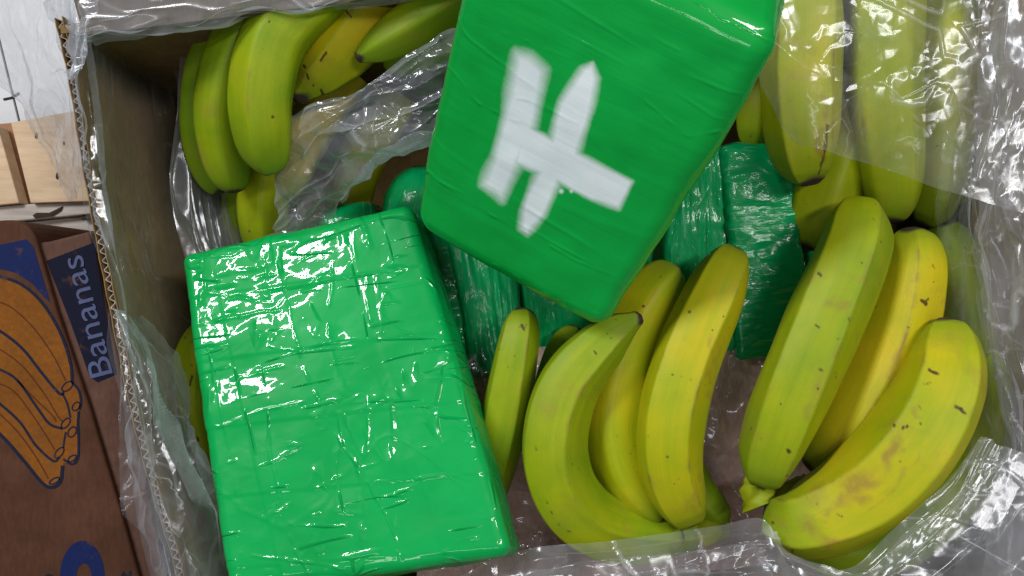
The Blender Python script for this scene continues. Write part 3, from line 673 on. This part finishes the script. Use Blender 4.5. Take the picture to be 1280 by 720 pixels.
# ================================================================== GREEN PACKAGES
G = 'green taped packages in the box'
def strips(p, d, hs, s):
    u = (p[:, 1] + 0.006 * np.sin(p[:, 0] * 9)) / 0.047 + 0.35 + 0.25 * p[:, 0]; v = (p[:, 0] + 0.05 * p[:, 1]) / 0.05 + .2
    fu = u - np.floor(u); fv = v - np.floor(v)
    return 0.00045 * np.clip(fu / 0.05, 0, 1) * (1 - fu) + 0.0004 * np.clip(fv / 0.05, 0, 1) * (1 - fv) * (np.floor(v) % 2)
g1 = thing('green_package', P(430, 500, 0.2), 'bright green crinkled package without a mark, largest, at lower left', 'package', G)
cre = [(1.2, [(262, 402), (300, 396), (352, 386)]), (0.8, [(255, 345), (270, 470), (300, 640)]), (1.0, [(272, 534), (330, 512), (410, 500)]), (1.1, [(345, 640), (420, 600), (452, 588)]),
       (1.3, [(350, 330), (372, 430), (400, 500), (430, 560), (448, 583)]), (1.3, [(452, 586), (480, 640), (500, 690), (505, 720)]), (1.0, [(350, 640), (372, 690), (385, 718)]),
       (1.3, [(452, 586), (500, 572), (560, 552)]), (0.8, [(278, 478), (330, 465), (388, 452)]), (1.0, [(458, 345), (466, 405)]), (0.9, [(418, 330), (412, 420), (428, 480)]),
       (0.8, [(340, 560), (350, 620), (342, 660)]), (0.7, [(494, 660), (500, 600), (492, 560)]), (0.9, [(300, 350), (345, 345), (360, 365)]), (0.8, [(520, 600), (560, 592), (590, 598)]),
       (1.1, [(300, 690), (360, 700), (430, 712)]), (0.9, [(248, 365), (300, 372), (345, 378)]), (0.6, [(380, 400), (400, 430)]), (0.7, [(530, 500), (560, 560)]), (0.8, [(556, 690), (575, 676), (600, 672)]), (0.6, [(440, 280), (446, 330)]), (0.9, [(330, 320), (338, 372)])]
o1, n1_, c1_ = package('taped_body', [(286, 738, .262), (638, 692, .272), (512, 256, .212), (226, 318, .208)], 0.052, M_green, g1, step=0.0008, rad=0.0065, seed=4, crumple=0.0004, csc=0.03, stretch=(0.8, 1, 1), creases=cre, crease_w=1.5, crease_h=0.0008, bulge=0.0035, inset=0.03, dents=[(424, 418, 9, .001), (330, 360, 30, .0015), (520, 640, 35, .0015), (470, 470, 40, .001)], ripple=strips)

g2 = thing('green_package', P(760, 200, 0.25), 'smooth green package with white spray painted mark leaning over the middle', 'package', G)
bar1 = [(646, 64), (664, 68), (683, 86), (670, 156), (650, 205), (630, 248), (604, 229), (618, 195), (630, 150)]
bar2 = [(655, 152), (715, 183), (792, 224), (775, 258), (740, 246), (708, 229), (646, 200)]
bar3 = [(729, 84), (742, 77), (748, 96), (741, 135), (724, 190), (701, 224), (682, 266), (661, 290), (652, 284), (654, 260), (667, 224), (680, 203), (690, 172), (701, 125)]
def paint_fn(Q, s):
    q = Q + 0.6 * np.stack([vnoise(s / 0.004, 81), vnoise(s / 0.004, 82)], -1)
    r = 0
    for pl, soft in ((bar1, 8.5), (bar2, 4), (bar3, 6)):
        d = poly_sd(q, pl); sf = soft * (0.6 + 0.8 * np.clip(vnoise(s / 0.02, 83) + .5, 0, 1)); r = np.maximum(r, np.clip(0.5 - d / (2 * sf), 0, 1))
    for (x, y, a) in ((703, 236, 3.5), (716, 235, 3), (678, 158, 3), (686, 154, 3), (690, 160, 2.5))[:2]:
        r = np.maximum(r, np.clip(1.3 - np.hypot(q[:, 0] - x, q[:, 1] - y) / a, 0, 1) * 0.8)
    return r
cre2 = [(0.8, [(535, 215), (590, 250), (690, 305), (770, 345)]), (0.5, [(560, 20), (640, 45), (715, 70)]), (0.6, [(545, 298), (640, 352), (740, 398)]), (0.5, [(620, 330), (700, 372), (750, 392)]),
        (0.5, [(545, 60), (600, 130), (650, 150)]), (0.5, [(800, 120), (860, 170), (915, 160)]), (0.8, [(860, 0), (915, 28), (965, 55)]), (0.4, [(770, 30), (850, 62)]), (0.4, [(650, 120), (725, 150)])]
package('taped_body', [(515, 286, .262), (752, 418, .262), (978, 54, .385), (600, -130, .385)], 0.052, M_green_h, g2, step=0.0008, rad=0.0125, kz=1.3, far_out=.022, seed=9, crumple=0.00042, csc=0.05, stretch=(0.3, 1.7, 1), creases=cre2, crease_w=1.4, crease_h=0.0007, paint=paint_fn, bulge=0.004, inset=-0.04)

def rip_long(p, d, hs, s):      # film pulled lengthwise over the package
    return 0.0013 * facet(s, 0.006, 77, 0.8, (1, 0.12, 1)) + 0.0007 * facet(s, 0.0035, 78, 0.6, (1, 0.2, 1))
def rip_cross(p, d, hs, s):
    return 0.0012 * facet(s, 0.008, 87, 0.8, (0.35, 1.2, 1)) + 0.0006 * facet(s, 0.004, 88, 0.8, (0.4, 1, 1))
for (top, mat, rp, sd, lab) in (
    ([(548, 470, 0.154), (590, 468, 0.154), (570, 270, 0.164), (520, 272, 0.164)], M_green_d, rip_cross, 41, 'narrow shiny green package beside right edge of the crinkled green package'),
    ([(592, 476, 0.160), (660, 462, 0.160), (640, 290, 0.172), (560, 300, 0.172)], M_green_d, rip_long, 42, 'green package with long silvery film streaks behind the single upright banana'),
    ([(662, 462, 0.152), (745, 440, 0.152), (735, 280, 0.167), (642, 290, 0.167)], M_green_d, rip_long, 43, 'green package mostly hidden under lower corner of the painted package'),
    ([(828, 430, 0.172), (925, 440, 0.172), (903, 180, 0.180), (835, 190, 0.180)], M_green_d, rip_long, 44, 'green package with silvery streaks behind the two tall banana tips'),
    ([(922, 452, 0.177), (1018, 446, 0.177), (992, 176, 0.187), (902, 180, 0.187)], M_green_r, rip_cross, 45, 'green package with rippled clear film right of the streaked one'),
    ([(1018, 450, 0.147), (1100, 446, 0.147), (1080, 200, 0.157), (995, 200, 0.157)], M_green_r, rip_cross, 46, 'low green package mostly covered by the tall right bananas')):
    t = thing('green_package', P(top[0][0], top[0][1], 0.05), lab, 'package', G)
    package('taped_body', top, 0.13, mat, t, step=0.0012, rad=0.0055, seed=sd, crumple=0.0005, csc=0.02, bulge=0.0008, ripple=rp, inset=-0.05)
t = thing('green_package', P(500, 240, 0.12), 'rounded green package end in the dark gap above the crinkled package', 'package', G)
package('taped_body', [(474, 300, .17), (560, 300, .17), (580, 208, .165), (484, 204, .165)], 0.06, M_green_d, t, step=0.0013, rad=0.022, seed=51, crumple=0.0007, csc=0.015, bulge=0.004)
t = thing('green_package', P(430, 270, 0.1), 'deep lying green package sliver under the torn film flap', 'package', G)
package('taped_body', [(395, 330, .13), (480, 320, .13), (470, 250, .13), (396, 262, .13)], 0.06, M_green_d, t, step=0.0015, rad=0.012, seed=52, crumple=0.0007, csc=0.015, bulge=0.003)

# ================================================================== BANANAS
GB = 'banana bunches in the box'
# upper left bunch
b = thing('banana_bunch', P(300, 130, .15), 'upper left banana bunch curving down beside the bare cardboard wall', 'bananas', GB)
banana([(395, -50, .19), (316, 14, .185), (268, 70, .18), (254, 140, .17), (258, 195, .16), (276, 243, .15)], 62, b, ripe=.16, seed=2, start='hidden', end='blunt', phase=.9)
banana([(400, -50, .22), (342, -4, .22), (296, 60, .215), (278, 130, .205), (282, 190, .19), (296, 240, .175)], 68, b, ripe=.24, seed=3, start='hidden', end='blunt', phase=.5)
banana([(470, -70, .25), (396, -8, .24), (346, 46, .24), (328, 116, .235), (330, 170, .225), (338, 214, .205)], 84, b, ripe=.30, seed=4, start='hidden', end='blunt', phase=.2)
banana([(390, 90, .14), (350, 180, .14), (330, 250, .14), (335, 330, .12)], 66, b, ripe=.45, seed=5, start='hidden', end='blunt', phase=.4)
banana([(330, 180, .12), (305, 250, .12), (308, 310, .11)], 52, b, ripe=.2, seed=6, start='hidden', end='blunt', phase=.1)
# upper middle bunch with dark blossom ends
b = thing('banana_bunch', P(470, 50, .18), 'upper middle banana bunch with two dark dried tips', 'bananas', GB)
banana([(560, -80, .20), (480, -20, .205), (428, 54, .205), (368, 126, .20)], 112, b, ripe=.66, seed=7, start='hidden', end='tip', phase=.3,
       marks=[(408, 66, 400, 76, 1.6), (383, 92, 386, 98, 1.1), (379, 82, 381, 84, 1.5), (402, 124, 401, 132, 1.3), (402, 113, 403, 118, 1.5), (432, 14, 438, 20, 1.0), (398, 28, 388, 44, 2.0, .8), (392, 106, 392, 107, 1.1)])
banana([(640, -70, .235), (580, -10, .235), (520, 30, .235), (445, 74, .23)], 66, b, ripe=.22, seed=8, start='hidden', end='tip', phase=.6)
banana([(640, -20, .205), (580, 20, .205), (520, 60, .20), (478, 72, .19)], 82, b, ripe=.25, seed=9, start='hidden', end='blunt', phase=.2)
banana([(440, 90, .15), (400, 140, .15), (372, 190, .15), (352, 250, .14)], 64, b, ripe=.85, seed=10, start='hidden', end='blunt', phase=.2)
banana([(500, 120, .06), (462, 180, .06), (440, 240, .055), (436, 300, .05)], 62, b, ripe=.6, seed=35, start='hidden', end='blunt', phase=.2)
# left of the crinkled package
tag(banana([(268, 400, .16), (246, 450, .165), (244, 520, .165), (262, 590, .16), (310, 670, .15)], 62, None, ripe=.48, seed=11, start='blunt', end='blunt', phase=.75, marks=[(240, 470, 237, 482, 1.4), (247, 548, 248, 550, 1.5), (265, 587, 266, 590, 1.4), (269, 598, 270, 600, 1.5), (239, 455, 240, 457, .9, .6)]), 'lone banana half hidden by left edge of the crinkled green package', 'banana')
# lower middle
tag(banana([(655, 384, .21), (645, 440, .215), (630, 520, .21), (612, 600, .195), (600, 690, .18)], 60, None, ripe=.28, seed=12, start='blunt', end='neck', phase=.75, marks=[(651, 406, 655, 412, 1.4, .8), (648, 408, 657, 410, .9, .6), (604, 566, 610, 568, 1.5, .7), ('b', 600, 600, 608, 568, 4, .4)]), 'lone upright green banana touching right edge of the crinkled package', 'banana')
b = thing('banana_bunch', P(800, 520, .15), 'lower middle banana bunch with one finger strongly curved to the left', 'bananas', GB)
banana([(722, 408, .165), (700, 450, .17), (690, 520, .17), (720, 600, .165), (800, 668, .16), (870, 664, .16)], 52, b, ripe=.22, seed=13, start='blunt', end='hidden', phase=.3)
banana([(802, 394, .235), (758, 424, .235), (708, 484, .235), (691, 560, .235), (712, 624, .225), (764, 662, .205), (850, 672, .18)], 84, b, ripe=.33, seed=14, start='tip', end='blunt', phase=.55,
       marks=[(743, 440, 745, 442, 1.2), (689, 640, 690, 642, 1.0, .8), (710, 664, 712, 665, 1.1, .8), (670, 560, 671, 562, .9, .6), (698, 655, 699, 656, 1, .7), (684, 628, 685, 630, .9, .6)])
banana([(846, 334, .19), (812, 375, .20), (776, 450, .205), (763, 530, .205), (782, 596, .20), (828, 648, .19)], 80, b, ripe=.58, seed=15, start='blunt', end='blunt', phase=.2)
banana([(918, 312, .21), (894, 365, .225), (858, 450, .23), (838, 530, .23), (840, 595, .22), (864, 652, .20)], 86, b, ripe=.62, seed=16, start='blunt', end='blunt', phase=.8,
       marks=[('b', 895, 420, 885, 500, 5, .45), ('b', 872, 590, 872, 640, 7, .4), ('b', 866, 610, 860, 640, 5, .4)])
banana([(840, 540, .165), (866, 605, .165), (906, 655, .16)], 50, b, ripe=.15, seed=36, start='hidden', end='blunt', phase=.1)
tube([(856, 672, .165), (884, 664, .165), (908, 656, .16)], [.007, .011, .008], 'crown', M_banana, b, wob=.3)
# right hand bunch
b = thing('banana_bunch', P(1050, 500, .15), 'large lower right banana bunch with bruised outer finger and short crown', 'bananas', GB)
banana([(1078, 250, .215), (1066, 310, .23), (1030, 400, .235), (992, 490, .235), (964, 560, .225), (951, 603, .21)], 96, b, ripe=.38, seed=17, start='round', end='blunt', phase=.62, pent=.85,
       marks=[(1024, 342, 1026, 345, 2.2, .8), (1020, 406, 1023, 409, 1.6, .8), (1025, 462, 1028, 464, 1.8, .7), (984, 563, 987, 565, 1.8), (1066, 448, 1067, 450, 1.3), (1077, 328, 1078, 329, 1.0), (1060, 396, 1062, 402, 1.2, .6), (1048, 423, 1050, 424, 1.1, .6), (975, 505, 977, 506, 1.2), (1090, 273, 1094, 276, .8, .5),
              ('b', 1040, 375, 1062, 385, 7, .45), ('b', 1010, 508, 1016, 520, 6, .35), ('b', 1040, 440, 1010, 520, 4, .3), ('b', 985, 300, 945, 560, 2.0, .3)])
banana([(1142, 284, .20), (1138, 350, .205), (1112, 440, .205), (1062, 530, .20), (1016, 590, .185)], 92, b, ripe=.64, seed=18, start='blunt', end='blunt', phase=.1,
       marks=[(1153, 376, 1158, 380, 2.2), (1154, 378, 1161, 374, 1.2), (1134, 409, 1136, 410, 1.3, .8), (1166, 330, 1168, 336, 1.2, .5), ('b', 1120, 440, 1110, 480, 6, .5), ('b', 1122, 470, 1095, 520, 4, .35)])
banana([(1186, 400, .225), (1178, 480, .24), (1136, 560, .245), (1070, 622, .235), (1005, 652, .225), (958, 648, .205)], 118, b, ripe=.58, seed=19, start='blunt', end='blunt', phase=.55, pent=.9,
       marks=[(1161, 462, 1171, 467, 1.9), (1195, 508, 1206, 516, 2.0), (1117, 531, 1118, 533, 1.7), (1128, 535, 1135, 532, 1.6), (1151, 529, 1152, 530, 1.3), (1150, 508, 1152, 512, 1.0, .5), (1047, 643, 1054, 646, 1.1, .8), (965, 653, 966, 655, 1.6, .7), (990, 688, 991, 690, 1.6, .7), (1162, 478, 1163, 479, .9, .7), (1155, 480, 1156, 480, .8, .6),
              ('b', 1120, 545, 1110, 575, 9, .75), ('b', 1140, 505, 1148, 525, 4, .5), ('b', 1058, 612, 1090, 596, 12, .75), ('b', 1048, 622, 1075, 630, 8, .6), ('b', 1010, 655, 1040, 680, 7, .55), ('b', 1040, 640, 1130, 560, 4, .4), ('b', 965, 640, 985, 670, 5, .4), ('b', 1000, 650, 1035, 650, 4, .4), ('b', 1090, 640, 1150, 560, 2.5, .35)])
banana([(1246, 430, .15), (1218, 540, .17), (1160, 630, .175), (1075, 684, .17), (1000, 680, .165)], 92, b, ripe=.26, seed=20, start='blunt', end='round', phase=.2)
banana([(1170, 275, .15), (1195, 340, .15), (1205, 430, .15), (1190, 520, .145)], 76, b, ripe=.3, seed=21, start='blunt', end='hidden', phase=.2)
tube([(936, 586, .195), (944, 606, .20), (955, 632, .205)], [.005, .0095, .012], 'crown', M_banana, b, wob=.6, seed=4)
tube([(950, 612, .19), (975, 610, .175), (1010, 604, .17)], [.006, .005, .006], 'crown', M_banana, b, wob=.6, seed=5)
# upper right bunch under the film
b = thing('banana_bunch', P(1080, 100, .15), 'upper right banana bunch seen through a clear film sheet', 'bananas', GB)
banana([(990, -80, .22), (1004, 0, .225), (1002, 90, .22), (1004, 170, .215), (1010, 232, .205)], 104, b, ripe=.50, seed=22, start='hidden', end='blunt', phase=.85, pent=.95,
       marks=[(1034, 156, 1031, 190, 1.6, .9), (1031, 190, 1024, 218, 1.3, .8), (1018, 233, 980, 235, 1.5, .9), ('b', 1030, 130, 1028, 225, 5, .7), ('b', 1010, 232, 990, 232, 5, .4)])
banana([(1060, 100, .17), (1046, 190, .175), (1024, 260, .175), (1006, 312, .165)], 90, b, ripe=.42, seed=23, start='hidden', end='blunt', phase=.4)
banana([(1110, -80, .22), (1108, 0, .22), (1106, 110, .21), (1112, 200, .195), (1118, 278, .18)], 94, b, ripe=.46, seed=24, start='hidden', end='blunt', phase=.5)
banana([(1180, -80, .19), (1184, 20, .19), (1180, 130, .18), (1172, 220, .165), (1160, 284, .15)], 74, b, ripe=.48, seed=25, start='hidden', end='blunt', phase=.2)
banana([(960, 60, .13), (945, 120, .135), (942, 188, .13)], 52, b, ripe=.38, seed=26, start='hidden', end='blunt', phase=.3)
banana([(1240, -60, .16), (1240, 60, .16), (1226, 180, .15), (1200, 260, .14)], 76, b, ripe=.40, seed=27, start='hidden', end='blunt', phase=.3)

# ================================================================== PLASTIC
ln = thing('plastic_liner_bag', P(200, 400, .2), 'crumpled clear plastic liner bag draped over the box walls', 'bag')
rows = []
for y, xs in ((-60, (70, 96, 118, 150, 205)), (60, (88, 101, 130, 165, 225)), (180, (104, 113, 140, 180, 232)), (300, (126, 135, 160, 200, 252)), (400, (143, 155, 180, 215, 262)), (480, (148, 172, 198, 235, 285)), (570, (152, 196, 222, 262, 305)), (660, (172, 218, 246, 284, 330)), (780, (200, 246, 274, 310, 350))):
    rows.append([(x, y, z) for x, z in zip(xs, (.235, .259, .225, .17, .125))])
film('wall_film', rows, M_film_thin, ln, 340, 150, amp=0.0034, scale=0.045, seed=61, stretch=(1, .4, 1), fold=.0045, fold_dir=0, fold_n=5)
film('wall_film', [[(x + 60 + (y > 350) * 14, y, z) for x, z in ((113 + y * .155 + max(0, 230 - y) * .25, .165), (140 + y * .16 + max(0, 230 - y) * .2, .155), (165 + y * .17, .145), (195 + y * .17, .13))] for y in (-60, 40, 150, 260, 370, 480, 590, 700, 790)], M_film_milk, ln, 260, 110, amp=0.0036, scale=0.04, seed=65, stretch=(1.2, .35, 1), fold=.005, fold_dir=0, fold_n=4)
# gathered folds in the lower left corner
film('folded_film', [[(143, 390, .256), (152, 392, .262), (166, 396, .24), (178, 402, .22)], [(150, 500, .255), (190, 480, .262), (215, 470, .215), (232, 480, .18)], [(152, 560, .25), (200, 550, .265), (240, 560, .225), (262, 590, .19)], [(166, 640, .25), (222, 620, .265), (270, 640, .225), (295, 670, .19)], [(186, 700, .25), (240, 700, .26), (290, 720, .215), (320, 740, .18)], [(200, 780, .25), (260, 780, .26), (310, 790, .21), (350, 800, .17)]], M_film, ln, 240, 170, amp=0.0045, scale=0.03, seed=71, stretch=(1.2, .6, 1), fold=.006, fold_n=5)
# outside, upper left, hanging over the white floor
film('hanging_film', [[(-80, -80, .16), (20, -70, .2), (90, -60, .25), (135, -50, .262)], [(-90, 20, .12), (0, 10, .17), (80, 10, .24), (120, 10, .262)], [(-40, 70, .11), (30, 90, .15), (70, 70, .22), (112, 58, .261)], [(20, 130, .105), (50, 160, .12), (82, 120, .2), (94, 98, .26)], [(40, 160, .10), (72, 215, .105), (100, 250, .13), (112, 200, .258)]], M_film, ln, 200, 200, amp=0.004, scale=0.045, seed=75, fold=.005, fold_n=4)
film('hanging_film', [[(55, -50, .23), (100, -50, .26), (140, -50, .27)], [(62, 10, .225), (95, 10, .262), (122, 5, .268)], [(70, 45, .22), (92, 50, .26), (112, 48, .266)], [(84, 90, .235), (89, 96, .256), (97, 92, .262)]], M_film_milk, ln, 120, 120, amp=0.0035, scale=0.025, seed=76)
# band over the top flap
film('hanging_film', [[(110, -60, .275), (250, -70, .275), (430, -90, .275), (620, -100, .275)], [(106, 6, .272), (250, -10, .272), (420, -34, .272), (600, -50, .272)], [(104, 44, .268), (200, 31, .268), (330, 12, .268), (520, -14, .268)], [(112, 50, .25), (200, 38, .25), (330, 20, .25), (520, -6, .25)]], M_film_milk, ln, 110, 260, amp=0.0022, scale=0.04, seed=79, stretch=(.35, 1.3, 1), fold=.003, fold_dir=1, fold_n=3)
# bottom and right-hand sweep of film, inner edge follows the bananas
inner = [(520, 745, .215), (640, 694, .235), (760, 679, .24), (890, 657, .24), (955, 648, .24), (985, 690, .262), (1060, 712, .268), (1120, 660, .268), (1185, 600, .268), (1222, 545, .262)]
sweep = []
for i, (x, y, z) in enumerate(inner):
    ox, oy = [(520, 900), (640, 880), (770, 880), (900, 880), (1000, 880), (1100, 880), (1210, 880), (1310, 850), (1400, 760), (1440, 640)][i]
    sweep.append([(x, y, z), (x + (ox - x) * .12, y + (oy - y) * .12, z + .008), (x + (ox - x) * .4, y + (oy - y) * .4, z + .012), (ox, oy, .27)])
film('draped_film', sweep, M_film_soft, ln, 420, 170, amp=0.0036, scale=0.06, seed=83, fold=.003, fold_dir=0, fold_n=3, edge_amp=.002)
film('draped_film', [[(x, y + 26, z - .004) if i < 5 else (x + 14, y + 14, z - .004) for (x, y, z) in r] for i, r in enumerate(sweep)], M_film, ln, 360, 150, amp=0.004, scale=0.04, seed=84, fold=.004, fold_dir=0, fold_n=4)
right = []
for y, a in ((-70, (1196, 1225, 1260, 1330)), (60, (1194, 1222, 1260, 1330)), (170, (1184, 1220, 1262, 1340)), (260, (1184, 1212, 1250, 1340)), (340, (1184, 1222, 1262, 1350)), (420, (1188, 1232, 1272, 1360)), (500, (1212, 1244, 1280, 1370)), (570, (1214, 1250, 1290, 1380)), (660, (1196, 1250, 1300, 1380)), (780, (1190, 1260, 1320, 1400))):
    right.append([(x, y, z) for x, z in zip(a, (.20, .225, .25, .268))])
film('draped_film', right, M_film, ln, 380, 150, amp=0.0045, scale=0.035, seed=91, stretch=(1.1, .6, 1), fold=.006, fold_n=5)
film('draped_film', [[(x + 34, y, z + .012) for (x, y, z) in r] for r in right], M_film_right, ln, 340, 130, amp=0.0045, scale=0.034, seed=95, stretch=(1, .6, 1), fold=.006, fold_n=4)
# clear sheet with a cut edge over the upper right bananas
sh = film('plastic_sheet', [[(900, -60, .255), (1000, -60, .27), (1110, -60, .27), (1200, -60, .27), (1330, -60, .275)], [(930, 40, .25), (1010, 40, .272), (1110, 40, .268), (1200, 40, .262), (1330, 50, .275)], [(955, 110, .245), (1015, 120, .268), (1110, 130, .26), (1195, 140, .262), (1330, 160, .275)], [(985, 172, .245), (1030, 188, .262), (1110, 214, .245), (1195, 243, .262), (1330, 280, .275)]], M_film_sheet, None, 240, 340, amp=0.0027, scale=0.036, seed=101, edge_amp=.0008)
tag(sh, 'clear film sheet with straight cut edge over the upper right bananas', 'plastic sheet')
# crumpled flap in the centre
cf = film('plastic_flap', [[(326, 170, .205), (345, 215, .20), (350, 265, .19), (340, 300, .18)], [(385, 138, .235), (395, 170, .235), (405, 215, .215), (398, 290, .19)], [(440, 118, .25), (450, 150, .25), (446, 195, .235), (425, 262, .19)], [(505, 74, .262), (510, 130, .26), (500, 188, .245), (470, 205, .2)], [(560, 42, .262), (570, 100, .262), (560, 160, .25), (540, 182, .22)], [(610, 20, .262), (620, 90, .25), (610, 150, .24), (600, 170, .22)]], M_film_flap, None, 300, 200, amp=0.0045, scale=0.03, seed=111, stretch=(.6, 1.2, 1), fold=.004, fold_dir=0, fold_n=5)
tag(cf, 'crumpled grey see-through plastic flap under left edge of the painted package', 'plastic flap')
